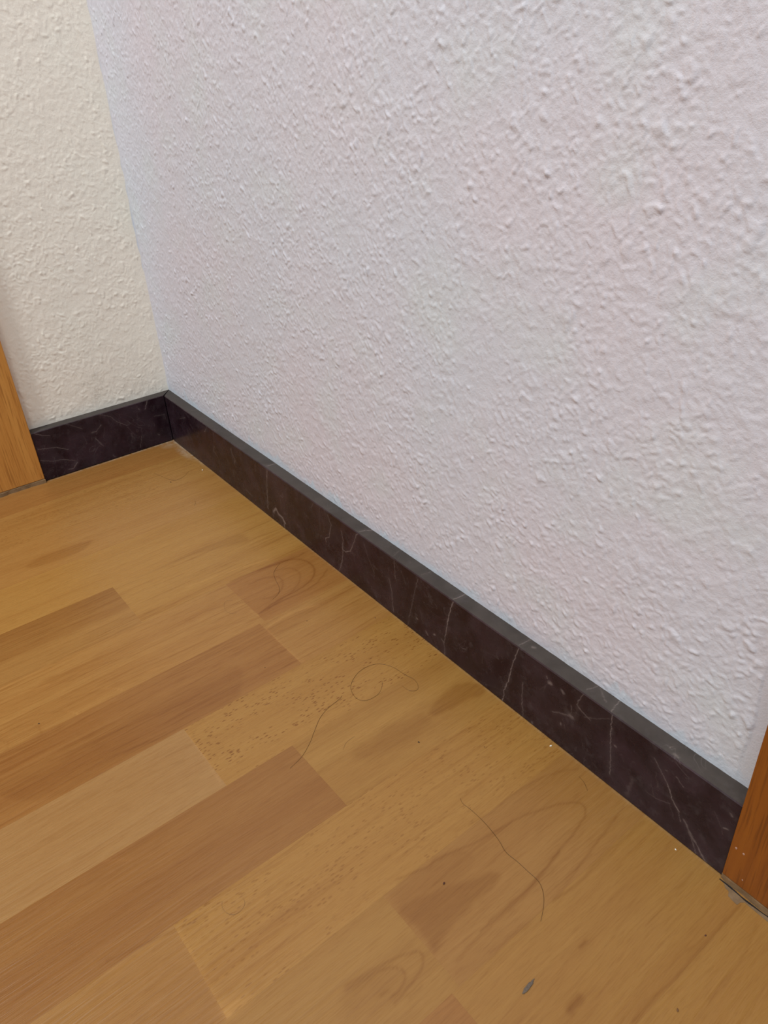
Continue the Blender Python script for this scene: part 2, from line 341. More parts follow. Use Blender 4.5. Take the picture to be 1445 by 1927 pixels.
def plaster(n, m, step, seed, coarse=1.0, amp=1.0):
    """relief of sprayed grain plaster, millimetres, on an n x m raster of `step` mm"""
    r = np.random.default_rng(seed)
    h = 0.10 * smooth_noise((n, m), 7 / step, seed + 1) + 0.10 * smooth_noise((n, m), 2.6 / step, seed + 2)
    fl = smooth_noise((n, m), 1.5 / step, seed + 3) + 0.5 * smooth_noise((n, m), 3.2 / step, seed + 4)
    h += 0.17 * np.clip(fl - 0.15, 0, 1.3) + 0.07 * np.abs(smooth_noise((n, m), 1.0 / step, seed + 15)) + 0.125 * smooth_noise((n, m), 0.62 / step, seed + 5)
    dens = np.clip(1 + 0.5 * smooth_noise((n, m), 16 / step, seed + 6), 0.15, 3)
    area_mm = n * m * step * step
    for rad, per, hh in ((0.9, 16, 0.34), (1.3, 27, 0.52), (1.8, 95, 0.75), (2.5, 900, 0.9)):
        rad *= coarse; per *= coarse ** 2
        cnt = int(area_mm / per)
        d = np.zeros((n, m))
        i = r.integers(0, n, cnt * 2); j = r.integers(0, m, cnt * 2)
        keep = r.random(cnt * 2) < dens[i, j] * 0.5
        i, j = i[keep], j[keep]
        d[i, j] = r.uniform(0.45, 1.1, len(i))
        k = int(rad / step) + 2; ax = np.arange(-k, k + 1) * step
        rr = np.sqrt(ax[:, None] ** 2 + ax[None] ** 2) / rad
        ke = np.clip(1 - rr ** 2, 0, 1) ** 0.8
        g = blur_kernel_conv(d, ke) * hh
        h = np.maximum(h, 0.55 * h + g) if rad < 1.2 else h + g * 0.9
    wx = 1.1 / step * smooth_noise((n, m), 2.2 / step, seed + 8); wy = 1.1 / step * smooth_noise((n, m), 2.2 / step, seed + 9)
    ii, jj = np.meshgrid(np.arange(n), np.arange(m), indexing='ij')
    return 1.05 * amp * bilinear(h, ii + wx, jj + wy)

# ------------------------------------------------------------------ materials
def new_mat(name, rough=0.6, spec=0.5):
    m = bpy.data.materials.new(name); m.use_nodes = True
    nt = m.node_tree; b = nt.nodes['Principled BSDF']
    b.inputs['Roughness'].default_value = rough
    b.inputs['Specular IOR Level'].default_value = spec
    return m, nt, b

class NT:
    def __init__(s, nt): s.nt = nt
    def n(s, t, **kw):
        x = s.nt.nodes.new(t)
        for k, v in kw.items(): setattr(x, k, v)
        return x
    def put(s, sock, v):
        if isinstance(v, bpy.types.NodeSocket): s.nt.links.new(v, sock)
        elif v is not None: sock.default_value = v
    def math(s, op, a, b=None, clamp=False):
        x = s.n('ShaderNodeMath', operation=op, use_clamp=clamp); s.put(x.inputs[0], a)
        if b is not None: s.put(x.inputs[1], b)
        return x.outputs[0]
    def vmul(s, a, v):
        x = s.n('ShaderNodeVectorMath', operation='MULTIPLY'); s.put(x.inputs[0], a); s.put(x.inputs[1], v); return x.outputs[0]
    def vadd(s, a, v):
        x = s.n('ShaderNodeVectorMath', operation='ADD'); s.put(x.inputs[0], a); s.put(x.inputs[1], v); return x.outputs[0]
    def noise(s, vec, scale, detail=2, rough=0.5, dist=0.0):
        x = s.n('ShaderNodeTexNoise'); s.put(x.inputs['Vector'], vec)
        x.inputs['Scale'].default_value = scale; x.inputs['Detail'].default_value = detail
        x.inputs['Roughness'].default_value = rough; x.inputs['Distortion'].default_value = dist
        return x.outputs['Fac']
    def ramp(s, f, a, b, c0=0.0, c1=1.0):
        x = s.n('ShaderNodeMapRange'); x.clamp = True; s.put(x.inputs[0], f)
        for i, v in zip((1, 2, 3, 4), (a, b, c0, c1)): x.inputs[i].default_value = v
        return x.outputs[0]
    def mix(s, f, a, b, mode='MIX'):
        x = s.n('ShaderNodeMix', data_type='RGBA', blend_type=mode); s.put(x.inputs[0], f); s.put(x.inputs[6], a); s.put(x.inputs[7], b)
        return x.outputs[2]
    def attr(s, name, out='Fac'):
        x = s.n('ShaderNodeAttribute', attribute_name=name); return x.outputs[out]
    def bump(s, h, dist, strength=1.0):
        x = s.n('ShaderNodeBump'); x.inputs['Strength'].default_value = strength; x.inputs['Distance'].default_value = dist
        s.put(x.inputs['Height'], h); return x.outputs[0]

def rgba(r, g, b): return (r, g, b, 1.0)

def wall_material(name, cols, fine=0.0003):
    m, nt, b = new_mat(name, 0.75, 0.25); t = NT(nt)
    pos = t.n('ShaderNodeNewGeometry').outputs['Position']
    big = t.noise(pos, 5.0, 2); mid = t.noise(t.vadd(pos, (3, 1, 7)), 16, 3)
    c = t.mix(t.ramp(big, .35, .65), cols[0], cols[1])
    c = t.mix(t.ramp(mid, .5, .75, 0, .6), c, cols[2])
    pt = t.attr('paint')
    c = t.mix(pt, c, cols[3])
    sm = t.attr('smudge')
    c = t.mix(t.math('MULTIPLY', sm, t.ramp(t.noise(pos, 500, 2), .4, .7), clamp=True), c, rgba(.20, .16, .12))
    nt.links.new(c, b.inputs['Base Color'])
    h = t.noise(pos, 700, 4, .7)
    nt.links.new(t.bump(h, fine), b.inputs['Normal'])
    return m

MAT_LILAC = wall_material('lilac_plaster', [rgba(.655, .675, .745), rgba(.685, .655, .715), rgba(.645, .695, .715), rgba(.61, .70, .79)])
MAT_CREAM = wall_material('cream_plaster', [rgba(.87, .815, .72), rgba(.88, .815, .715), rgba(.86, .825, .73), rgba(.655, .69, .755)])

def plank_material(name, speck=0.0, line=0.5):
    m, nt, b = new_mat(name, 0.36, 0.5); t = NT(nt)
    pv = t.attr('strip_coords', 'Vector')          # (across, along, random) metres
    base = t.attr('strip_colour', 'Vector')
    tone = t.attr('tone')
    wob = t.noise(t.vmul(pv, (25, 6, 40)), 1.0, 2)
    w = t.n('ShaderNodeCombineXYZ'); t.put(w.inputs[0], t.math('MULTIPLY', t.math('SUBTRACT', wob, .5), .010))
    pw = t.vadd(pv, w.outputs[0])
    band = t.noise(t.vmul(pw, (70, 2.2, 30)), 1.0, 3, .55)
    fine = t.noise(t.vmul(pw, (420, 14, 30)), 1.0, 3, .6)
    fibre = t.noise(t.vmul(pw, (1300, 90, 30)), 1.0, 2, .6)
    blot = t.noise(t.vmul(pv, (22, 7, 30)), 1.0, 2)
    c = t.mix(t.ramp(band, .42, .66, 0, .25 + .3 * line), base, t.mix(1.0, base, rgba(.80, .68, .56), 'MULTIPLY'))
    c = t.mix(t.ramp(band, .36, .22, 0, .5), c, t.mix(1.0, base, rgba(1.16, 1.20, 1.28), 'MULTIPLY'))
    c = t.mix(t.ramp(fine, .54, .66, 0, line * .62), c, t.mix(1.0, c, rgba(.76, .65, .50), 'MULTIPLY'))
    c = t.mix(t.ramp(fine, .42, .30, 0, line * .4), c, t.mix(1.0, c, rgba(1.12, 1.14, 1.18), 'MULTIPLY'))
    c = t.mix(t.ramp(fibre, .50, .72, 0, .55), c, t.mix(1.0, c, rgba(.82, .74, .64), 'MULTIPLY'))
    c = t.mix(t.ramp(fibre, .45, .28, 0, .4), c, t.mix(1.0, c, rgba(1.10, 1.11, 1.14), 'MULTIPLY'))
    c = t.mix(t.ramp(blot, .45, .75, 0, .5), c, t.mix(1.0, c, rgba(.97, .93, .84), 'MULTIPLY'))
    if speck:
        v = t.n('ShaderNodeTexVoronoi', feature='F1')
        t.put(v.inputs['Vector'], t.vmul(pw, (620, 210, 30))); v.inputs['Scale'].default_value = 1.0
        v.inputs['Randomness'].default_value = 1.0
        d = t.ramp(v.outputs['Distance'], .20, .40, 1, 0)
        sel = t.ramp(t.noise(t.vmul(pv, (75, 30, 30)), 1.0, 2), .42, .54, .1, 1)
        rs = t.ramp(t.math('FRACT', t.math('MULTIPLY', v.outputs['Color'], 7.3)), .30, .35)
        d = t.math('MULTIPLY', t.math('MULTIPLY', d, sel), t.math('MULTIPLY', rs, speck))
        c = t.mix(d, c, t.mix(1.0, base, rgba(.55, .40, .26), 'MULTIPLY'))
    pos = t.ramp(tone, 0, 1); neg = t.ramp(tone, 0, -1)
    c = t.mix(pos, c, t.mix(1.0, c, rgba(.68, .55, .37), 'MULTIPLY'))
    c = t.mix(neg, c, t.mix(1.0, c, rgba(1.25, 1.30, 1.45), 'MULTIPLY'))
    dust = t.attr('dust')
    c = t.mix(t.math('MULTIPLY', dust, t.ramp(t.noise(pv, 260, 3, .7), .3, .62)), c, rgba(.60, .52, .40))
    nt.links.new(c, b.inputs['Base Color'])
    hh = t.math('ADD', t.ramp(fine, .40, .62, 1, 0), t.math('MULTIPLY', fibre, .5))
    nt.links.new(t.bump(hh, .00010, .9), b.inputs['Normal'])
    return m

PM = {'plain': plank_material('beech_plain', 0, .45), 'lined': plank_material('beech_lined', 0, 1.0),
      'speck': plank_material('beech_speckled', .95, .35), 'fleck': plank_material('beech_flecked', .5, .6)}

def marble_material(name, a, bcol, dustcol, rough):
    m, nt, b = new_mat(name, rough, 0.22); t = NT(nt)
    pos = t.n('ShaderNodeNewGeometry').outputs['Position']
    cloud = t.noise(pos, 28, 4, .6, .6)
    c = t.mix(t.ramp(cloud, .44, .66), a, bcol)
    c = t.mix(t.ramp(t.noise(t.vadd(pos, (9, 2, 4)), 120, 3, .65), .56, .8, 0, .35), c, rgba(.10, .085, .09))
    # hairline veins everywhere, thin and weak
    n1 = t.noise(t.vadd(pos, (1.3, 4.1, .7)), 16, 4, .62, .8)
    ln = t.ramp(t.math('ABSOLUTE', t.math('SUBTRACT', n1, .5)), 0, .0035, 1, 0)
    ln = t.math('MULTIPLY', ln, t.ramp(t.noise(pos, 22, 2), .48, .62, 0, .20))
    c = t.mix(ln, c, rgba(.27, .23, .22))
    v = t.attr('vein')
    v = t.math('MULTIPLY', v, t.ramp(t.noise(pos, 700, 3, .7), .25, .60, .55, 1.0))
    c = t.mix(t.ramp(v, 0, 1, 0, .8), c, rgba(.33, .265, .25))
    du = t.noise(pos, 60, 4, .65)
    c = t.mix(t.ramp(du, .40, .75, 0, .45), c, dustcol)
    nt.links.new(c, b.inputs['Base Color'])
    nt.links.new(t.ramp(du, .35, .7, rough, rough + .15), b.inputs['Roughness'])
    nt.links.new(t.bump(t.noise(pos, 150, 3), .00004, .5), b.inputs['Normal'])
    return m

MAT_MARBLE = marble_material('polished_plum_marble', rgba(.0165, .0066, .0105), rgba(.036, .0190, .0270), rgba(.038, .028, .034), .20)
MAT_MARBLE_TOP = marble_material('sawn_dusty_marble_edge', rgba(.052, .043, .038), rgba(.068, .056, .050), rgba(.10, .085, .075), .55)

def simple_mat(name, c1, c2, scale, rough, bump=0.0, detail=3, spec=.4):
    m, nt, b = new_mat(name, rough, spec); t = NT(nt)
    pos = t.n('ShaderNodeNewGeometry').outputs['Position']
    f = t.noise(pos, scale, detail, .6)
    nt.links.new(t.mix(t.ramp(f, .3, .7), c1, c2), b.inputs['Base Color'])
    if bump: nt.links.new(t.bump(f, bump), b.inputs['Normal'])
    return m

MAT_GAP = simple_mat('dark_joint_filler', rgba(.010, .008, .009), rgba(.02, .016, .016), 300, .9)
MAT_SEALANT = simple_mat('grubby_beige_sealant', rgba(.27, .17, .085), rgba(.18, .11, .055), 170, .6, .0002)
MAT_SUB = simple_mat('floor_underlay', rgba(.08, .05, .03), rgba(.12, .08, .05), 50, .9)
MAT_STAIN = simple_mat('grey_brown_filler', rgba(.17, .11, .06), rgba(.24, .16, .09), 260, .55, .0002)
MAT_HAIR = simple_mat('brown_hair', rgba(.07, .030, .010), rgba(.13, .058, .02), 200, .35)
MAT_PALEHAIR = simple_mat('fair_hair', rgba(.22, .12, .055), rgba(.28, .16, .08), 200, .35)
CR = {'black': simple_mat('black_crumb', rgba(.012, .008, .007), rgba(.03, .016, .012), 900, .6),
      'dark': simple_mat('dark_crumb', rgba(.05, .016, .010), rgba(.09, .03, .016), 900, .6),
      'brown': simple_mat('brown_crumb', rgba(.13, .06, .02), rgba(.2, .09, .035), 900, .6),
      'white': simple_mat('white_crumb', rgba(.85, .83, .76), rgba(.9, .88, .82), 900, .4)}
MAT_SCUFF = simple_mat('grey_lint', rgba(.17, .13, .10), rgba(.10, .08, .065), 800, .9)
MAT_FLECK = simple_mat('pinkish_paint_fleck', rgba(.42, .24, .17), rgba(.5, .32, .25), 900, .5)

def oak_material(name, c1, c2, c3):
    m, nt, b = new_mat(name, .34, .4); t = NT(nt)
    pos = t.n('ShaderNodeNewGeometry').outputs['Position']
    wob = t.noise(t.vmul(pos, (10, 10, 3)), 1.0, 2)
    w = t.n('ShaderNodeCombineXYZ'); k = t.math('MULTIPLY', t.math('SUBTRACT', wob, .5), .02)
    t.put(w.inputs[0], k); t.put(w.inputs[1], k)
    pw = t.vadd(pos, w.outputs[0])
    g1 = t.noise(t.vmul(pw, (190, 190, 6)), 1.0, 3, .6); g2 = t.noise(t.vmul(pw, (620, 620, 22)), 1.0, 3, .6)
    c = t.mix(t.ramp(g1, .35, .68), c1, c2)
    c = t.mix(t.ramp(g2, .52, .64, 0, .6), c, c3)
    nt.links.new(c, b.inputs['Base Color'])
    nt.links.new(t.bump(t.ramp(g2, .5, .7, 1, 0), .00008, .7), b.inputs['Normal'])
    return m
MAT_OAK = oak_material('varnished_oak', rgba(.58, .265, .060), rgba(.49, .205, .042), rgba(.30, .11, .020))
MAT_OAK_DARK = oak_material('varnished_oak_deeper', rgba(.29, .088, .008), rgba(.235, .066, .006), rgba(.13, .034, .003))
MAT_METAL = simple_mat('brushed_metal', rgba(.5, .5, .5), rgba(.6, .6, .6), 300, .3)

# ------------------------------------------------------------------ walls
def dense(a, b, step): return np.linspace(a, b, int(round((b - a) / step)) + 1)

def noise1(x, seed, lam):
    r = np.random.default_rng(seed); k = r.standard_normal(4096); f = (np.asarray(x) / lam) % 4000
    i = f.astype(int); a = f - i; a = a * a * (3 - 2 * a)
    return k[i] * (1 - a) + k[i + 1] * a

def make_main_wall():
    st = 0.0008
    xs = np.concatenate([dense(0.0, 0.86, st), np.arange(0.90, 2.41, .05)])
    zs = np.concatenate([[-0.03, 0.02, .05], dense(0.056, 0.52, st), np.arange(0.55, 2.41, .05)])
    X, Z = np.meshgrid(xs, zs, indexing='ij')
    n, m = int(.87 / st), int(.53 / st)
    h = plaster(n, m, st * 1000, 21, 0.85, 1.0)
    hh = bilinear(h, X / st, (Z - .05) / st)
    inside = (X <= .8601) & (Z >= .0559) & (Z <= .5201)
    hh = np.where(inside, hh, .25)
    strip = 0.7800 + 0.0006 * noise1(Z, 5, .012)
    sm = np.clip((strip - X) / .0006, 0, 1)                 # smooth hand-painted strip beside the casing
    low = np.clip((Z - .0625) / .012, 0, 1) * .75 + .25     # relief fades where the sealant edge was painted over
    near = np.clip(X / .006, .15, 1)
    hh = (hh * (.10 + .90 * sm) + .45 * sm) * low * near + .35 * (1 - low)
    Y = -hh * .001 * 0.85
    edge = .0668 + .0035 * np.abs(noise1(X, 3, .006)) + .0022 * noise1(X, 4, .025)
    paint = np.clip((edge + .001 - Z) / .003, 0, 1) * np.clip(.5 + .3 * noise1(X, 9, .02), .15, .8)
    smud = np.exp(-(((X - .013) / .0012) ** 2 + ((Z - .0835) / .0022) ** 2)) * .9
    me = grid_mesh('wall_right', np.stack([X, Y, Z], -1), True, {'paint': paint, 'smudge': smud}, flip=True)
    back = box_mesh('b', -.12, 2.4, .004, .12, -.03, 2.4)
    o = link('wall_right', join_mesh('wall_right', [me, back]), MAT_LILAC); o['kind'] = 'structure'
    o['label'] = 'lilac-grey rough plaster wall above the long marble skirting'
    return o

def make_left_wall():
    st = 0.0008
    ys = np.concatenate([dense(0.0, 0.24, st), np.arange(0.28, 2.41, .05)])
    zs = np.concatenate([[-0.03, 0.02, .05], dense(0.056, 0.52, st), np.arange(0.55, 2.41, .05)])
    Yv, Z = np.meshgrid(ys, zs, indexing='ij')
    n, m = int(.25 / st), int(.53 / st)
    h = plaster(n, m, st * 1000, 77, 1.25, .8)
    hh = bilinear(h, Yv / st, (Z - .05) / st)
    inside = (Yv <= .2401) & (Z >= .0559) & (Z <= .5201)
    hh = np.where(inside, hh, .25)
    strip = .1732 + .0004 * noise1(Z, 8, .02)
    sm = np.clip((strip - Yv) / .001, 0, 1)
    low = np.clip((Z - .0625) / .006, 0, 1) * .6 + .4
    near = np.clip(Yv / .006, .15, 1)
    hh = hh * (.08 + .92 * sm) * low * near
    X = hh * .001 * .85
    edge = .0006 + .0007 * noise1(Z, 13, .012) + .0006 * noise1(Z, 14, .05)
    paint = np.clip((edge - Yv) / .0015, 0, 1)
    smud = np.zeros_like(Yv)
    for yy, zz, a, b_ in ((.088, .083, .006, .010), (.080, .094, .003, .006), (.10, .098, .008, .003), (.085, .104, .004, .004)):
        smud += .8 * np.exp(-(((Yv - yy) / a) ** 2 + ((Z - zz) / b_) ** 2))
    me = grid_mesh('wall_left', np.stack([X, -Yv, Z], -1), True, {'paint': paint, 'smudge': np.clip(smud * .5, 0, .6)})
    back = box_mesh('b', -.12, -.004, -2.4, .004, -.03, 2.4)
    o = link('wall_left', join_mesh('wall_left', [me, back]), MAT_CREAM); o['kind'] = 'structure'
    o['label'] = 'cream rough plaster wall above the short marble skirting'
    return o

make_main_wall(); make_left_wall()

# ------------------------------------------------------------------ floor
def seg_dist(U, V, pts):
    best = np.full(U.shape, 1e9)
    for (a, b), (c, d) in zip(pts[:-1], pts[1:]):
        dx, dy = c - a, d - b; L = dx * dx + dy * dy + 1e-12
        s = np.clip(((U - a) * dx + (V - b) * dy) / L, 0, 1)
        best = np.minimum(best, np.hypot(U - a - s * dx, V - b - s * dy))
    return best

def catmull(pts, k=5):
    P = np.array([pts[0]] + list(pts) + [pts[-1]], float); out = []
    for i in range(1, len(P) - 2):
        for s in np.linspace(0, 1, k, endpoint=False):
            a, b, c, d = P[i - 1], P[i], P[i + 1], P[i + 2]
            out.append(.5 * ((2 * b) + (c - a) * s + (2 * a - 5 * b + 4 * c - d) * s * s + (3 * b - a - 3 * c + d) * s ** 3))
    out.append(P[-2]); return [tuple(x) for x in out]

def in_poly(U, V, pts):
    ins = np.zeros(U.shape, bool)
    for (a, b), (c, d) in zip(pts, pts[1:] + pts[:1]):
        if b == d: continue
        ins ^= ((V < b) != (V < d)) & (U < (c - a) * (V - b) / (d - b) + a)
    return ins

floor_obj = link('floor', box_mesh('floor', -.02, 2.4, -2.4, .02, -.035, -.008), MAT_SUB); floor_obj['kind'] = 'structure'
floor_obj['label'] = 'beech strip laminate floor with hairs and crumbs'

LINES_C = [(w, s, catmull(p, 4)) for w, s, p in GRAIN_LINES]
PATCH_C = [(w, s, catmull(p + p[:1], 4)[:-1]) for w, s, p in GRAIN_PATCHES]

def world_xy(U, V): return U * CP + V * SN, U * SN - V * CP

def plank(u0, u1, v0, v1, colour, kind, gap=.10):
    """one strip of the laminate; millimetres; v0 None = starts under the wall"""
    g = 0.01
    visible = u0 < 860 and (v0 is None or v0 < 400)
    du = 1.0 if visible else 12.0
    us = np.linspace(u0 + g, u1 - g, int((u1 - u0) / du) + 2)
    top = v0 if v0 is not None else 6.0
    if visible:
        vend = min(v1, 420.0)
        vs_ = np.arange(top + g, vend, 1.5)
        if v1 > 420: vs_ = np.concatenate([vs_, np.arange(vend, v1 - g - 10, 30.0)])
        vs_ = np.concatenate([vs_, [v1 - g]])
    else:
        vs_ = np.linspace(top + g, v1 - g, 8)
    U, V = np.meshgrid(us, vs_, indexing='ij')
    if v0 is None:
        # slanted start parallel to the wall, 6 mm in front of it
        s = (U * SN + 4.0) / CP
        V = np.where(V < 60, s + (V - vs_[0]) / (60 - vs_[0]) * (60 - s), V)
    tone = np.zeros(U.shape)
    if visible and v0 == 195 and u0 < 300: tone += .45 * np.clip(1 - (U - u0) / 50, 0, 1)
    if visible:
        jit = .5 * noise1(V, 31, 4.0) * 0.5
        for w, s, p in LINES_C:
            pu = [q[0] for q in p]; pvv = [q[1] for q in p]
            if max(pu) < u0 - 8 or min(pu) > u1 + 8: continue
            d = seg_dist(U + jit, V, p)
            soft = np.clip(1 - d / (max(w * .8, .9)), 0, 1) + .16 * np.clip(1 - d / (w * 3.5), 0, 1)
            tone += s * np.minimum(soft, 1.0)
        for w, s, p in PATCH_C:
            pu = [q[0] for q in p]
            if max(pu) < u0 - 8 or min(pu) > u1 + 8: continue
            d = seg_dist(U + jit, V, p + p[:1]); ins = in_poly(U + jit, V, p)
            f = np.where(ins, np.clip(.5 + d / (2 * w), 0, 1), np.clip(.5 - d / (2 * w), 0, 1))
            tone += s * f
    X, Y = world_xy(U, V)
    dcorner = np.minimum(np.abs(X - T * 1000), 400); 
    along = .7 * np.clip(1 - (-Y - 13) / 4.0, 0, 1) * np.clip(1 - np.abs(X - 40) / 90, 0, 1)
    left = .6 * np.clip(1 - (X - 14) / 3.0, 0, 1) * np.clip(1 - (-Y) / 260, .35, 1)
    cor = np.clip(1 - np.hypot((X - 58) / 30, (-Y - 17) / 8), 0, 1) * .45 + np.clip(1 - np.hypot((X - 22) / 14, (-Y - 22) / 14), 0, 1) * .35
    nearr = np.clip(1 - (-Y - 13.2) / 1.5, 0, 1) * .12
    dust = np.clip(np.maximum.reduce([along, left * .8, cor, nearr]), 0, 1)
    Zz = np.zeros(U.shape);     P = np.stack([np.maximum(X, 4.0) * .001, Y * .001, Zz], -1)
    rnd = rng.random() * 50
    coords = np.stack([U * .001, V * .001, np.full(U.shape, rnd)], -1)
    colv = np.broadcast_to(np.array(colour, float), U.shape + (3,)).copy()
    me = grid_mesh('plank', P, True, {'strip_coords': coords, 'strip_colour': colv, 'tone': np.clip(tone, -1, 1), 'dust': dust}, flip=True)
    bm = bmesh.new(); bm.from_mesh(me)
    be = [e for e in bm.edges if e.is_boundary]
    for e in be: e.smooth = False
    r = bmesh.ops.extrude_edge_only(bm, edges=be)
    for v in r['geom']:
        if isinstance(v, bmesh.types.BMVert): v.co.z = -.008
    bm.to_mesh(me); bm.free()
    return link('plank', me, PM[kind], floor_obj)

MID = (.314, .157, .041); PALE = (.343, .188, .064); ORANGE = (.278, .127, .032); LIGHT = (.333, .170, .052); GOLD = (.325, .167, .040)
def C_(c, k=1.0): return tuple(x * k for x in c)
B = [-12, 61, 131, 200, 269.5, 338.5, 410, 476.5, 543, 609.2, 673, 738, 807.5, 873, 939, 1005, 1071, 1137, 1203, 1269, 1335, 1401, 1467]
ROWS = {
 0: [(None, 330, C_(ORANGE, 1.16), 'plain'), (330, 760, MID, 'plain')],
 1: [(None, 345, C_(MID, 1.13), 'fleck'), (345, 800, LIGHT, 'plain')],
 2: [(None, 420, C_(MID, 1.16), 'plain'), (420, 900, ORANGE, 'lined')],
 3: [(None, 375, C_(GOLD, 1.15), 'plain'), (375, 780, PALE, 'plain')],
 4: [(None, 195, C_(GOLD, 1.12), 'lined'), (195, 610, C_(MID, 1.04), 'lined')],
 5: [(None, 112.5, C_(ORANGE, 1.12), 'plain'), (112.5, 560, C_(MID, 1.12), 'lined')],
 6: [(None, 117.5, C_(MID, 1.08), 'lined'), (117.5, 520, C_(ORANGE, 1.06), 'lined')],
 7: [(None, 222, C_(GOLD, 1.06), 'speck'), (222, 640, C_(PALE, 1.0), 'plain')],
 8: [(None, 169, C_(GOLD, 1.0), 'plain'), (169, 600, C_(ORANGE, .98), 'plain')],
 9: [(None, 292, C_(GOLD, 1.06), 'fleck'), (292, 700, C_(MID, 1.0), 'plain')],
 10: [(None, 189.5, C_(MID, .99), 'plain'), (189.5, 600, C_(GOLD, .97), 'plain')],
 11: [(None, 195, C_(GOLD, 1.0), 'plain'), (195, 640, C_(ORANGE, 1.06), 'plain')],
 12: [(None, 330, C_(GOLD, 1.0), 'plain'), (330, 700, MID, 'plain')],
}
tones = [MID, LIGHT, ORANGE, GOLD, PALE, C_(ORANGE, 1.1)]
for i in range(len(B) - 1):
    row = ROWS.get(i) or [(None, 150 + (i * 137) % 330, tones[(i * 5) % 6], 'plain')]
    for (v0, v1, c, k) in row:
        plank(B[i], B[i + 1], v0, v1, c, k, .04)
    v = row[-1][1]; k = 0
    while v < 2300:
        L = 380 + (i * 97 + k * 151) % 170
        plank(B[i], B[i + 1], v, min(v + L, 2380), tones[(i * 3 + k * 2 + 1) % 6], ('plain', 'lined')[k % 2], .04)
        v += L; k += 1

# ------------------------------------------------------------------ marble skirtings
def sk_sheet(n0, n1, m0, m1, step, fn, veins):
    A_ = np.linspace(n0, n1, max(2, int((n1 - n0) / step) + 1)); B_ = np.linspace(m0, m1, max(2, int(round((m1 - m0) / step)) + 1))
    U, V = np.meshgrid(A_, B_, indexing='ij')
    val = np.zeros(U.shape)
    jit = .22 * noise1(V, 41, 1.1) + .22 * noise1(V + 500, 42, 2.7)
    jv = .22 * noise1(U, 43, 1.3)
    for w, s, p in veins:
        pu = [q[0] for q in p]; lo = min(pu) - 8; hi = max(pu) + 8
        i0, i1 = np.searchsorted(A_, lo), np.searchsorted(A_, hi)
        if i1 <= i0: continue
        d = seg_dist(U[i0:i1] + jit[i0:i1], V[i0:i1] + jv[i0:i1], p)
        ww = w * (.75 + .35 * noise1(V[i0:i1] + pu[0], 44, 3.0) * .6)
        f = np.clip(1 - d / np.maximum(ww, .35), 0, 1) ** .8 + .08 * np.clip(1 - d / 4.0, 0, 1)
        val[i0:i1] = np.maximum(val[i0:i1], s * f)
    return grid_mesh('s', fn(U, V), False, {'vein': np.clip(val, 0, 1)})

def rand_veins(n, lo, hi, h, seed):
    r = random.Random(seed); out = []
    for _ in range(n):
        a = r.uniform(lo, hi); b = r.uniform(5, h - 5); L = r.uniform(3, 16); an = r.uniform(.9, 2.2)
        pts = [(a, b)]
        for _ in range(3): pts.append((pts[-1][0] + math.cos(an) * L / 3 + r.uniform(-1, 1), pts[-1][1] + math.sin(an) * L / 3))
        out.append((r.choice((.35, .45, .6)), r.uniform(.08, .22), pts))
    return out

BV = .7            # small chamfer, mm
tm, hm = T * 1000, H * 1000
Z0 = 1.3            # gap under the stone, mm
# long skirting along the right wall
long_sk = empty('skirting', (T, -T / 2, 0)); long_sk.name = 'baseboard_right'; long_sk['kind'] = 'structure'
long_sk['label'] = 'long dark plum marble skirting with pale veins along the lilac wall'
def child(name, me, mat, par):
    o = link(name, me, mat, par); o.matrix_parent_inverse = Matrix.Translation(-par.location); return o
x0, x1 = tm + 2.9, XE * 1000
fr = sk_sheet(x0, x1, Z0, hm - BV, .5, lambda U, V: np.stack([U, np.full(U.shape, -tm), V], -1) * .001, VEINS_FRONT + rand_veins(34, x0, x1, hm, 5))
def chamfer_long():
    xs = np.linspace(x0, x1, 400); P = np.zeros((400, 2, 3))
    chip = np.zeros(400)
    P[:, 0] = np.stack([xs, np.full(400, -tm), np.full(400, hm - BV)], -1)
    P[:, 1] = np.stack([np.maximum(xs, tm + .9), np.full(400, -tm + BV), np.full(400, hm)], -1)
    return grid_mesh('s', P * .001, True, {'vein': np.zeros((400, 2)) + .10})
body = bmesh.new()
def quad(bm, pts): bm.faces.new([bm.verts.new(Vector(p) * .001) for p in pts])
quad(body, [(x0, -tm, Z0), (0.5, -.4, Z0), (.5, -.4, hm), (x0, -tm + BV, hm), (x0, -tm, hm - BV)])
quad(body, [(x1, -tm, Z0), (x1, -tm, hm - BV), (x1, -tm + BV, hm), (x1, 0, hm), (x1, 0, Z0)])
quad(body, [(x0, -tm, Z0), (x1, -tm, Z0), (x1, 0, Z0), (.5, -.4, Z0)])
quad(body, [(.5, -.4, Z0), (x1, 0, Z0), (x1, 0, hm), (.5, -.4, hm)])
bme = bpy.data.meshes.new('b'); body.to_mesh(bme); body.free()
child('polished_face', join_mesh('polished_face', [fr, chamfer_long(), bme]), MAT_MARBLE, long_sk)
def top_long(U, V):   # V = depth from front to wall, mitred at the corner
    f = (V + tm) / tm
    X = x0 + (U - x0) + np.clip(1 - (U - x0) / 60, 0, 1) * (-(x0 - .8) * f)
    return np.stack([X, V, np.full(U.shape, hm)], -1) * .001
child('top_edge', sk_sheet(x0, x1, -tm + BV, -.05, .6, top_long, VEINS_TOP), MAT_MARBLE_TOP, long_sk)
child('joint_filler', box_mesh('joint_filler', T + .002, XE - .0005, -T + .0018, -.001, .0, Z0 * .001), MAT_GAP, long_sk)

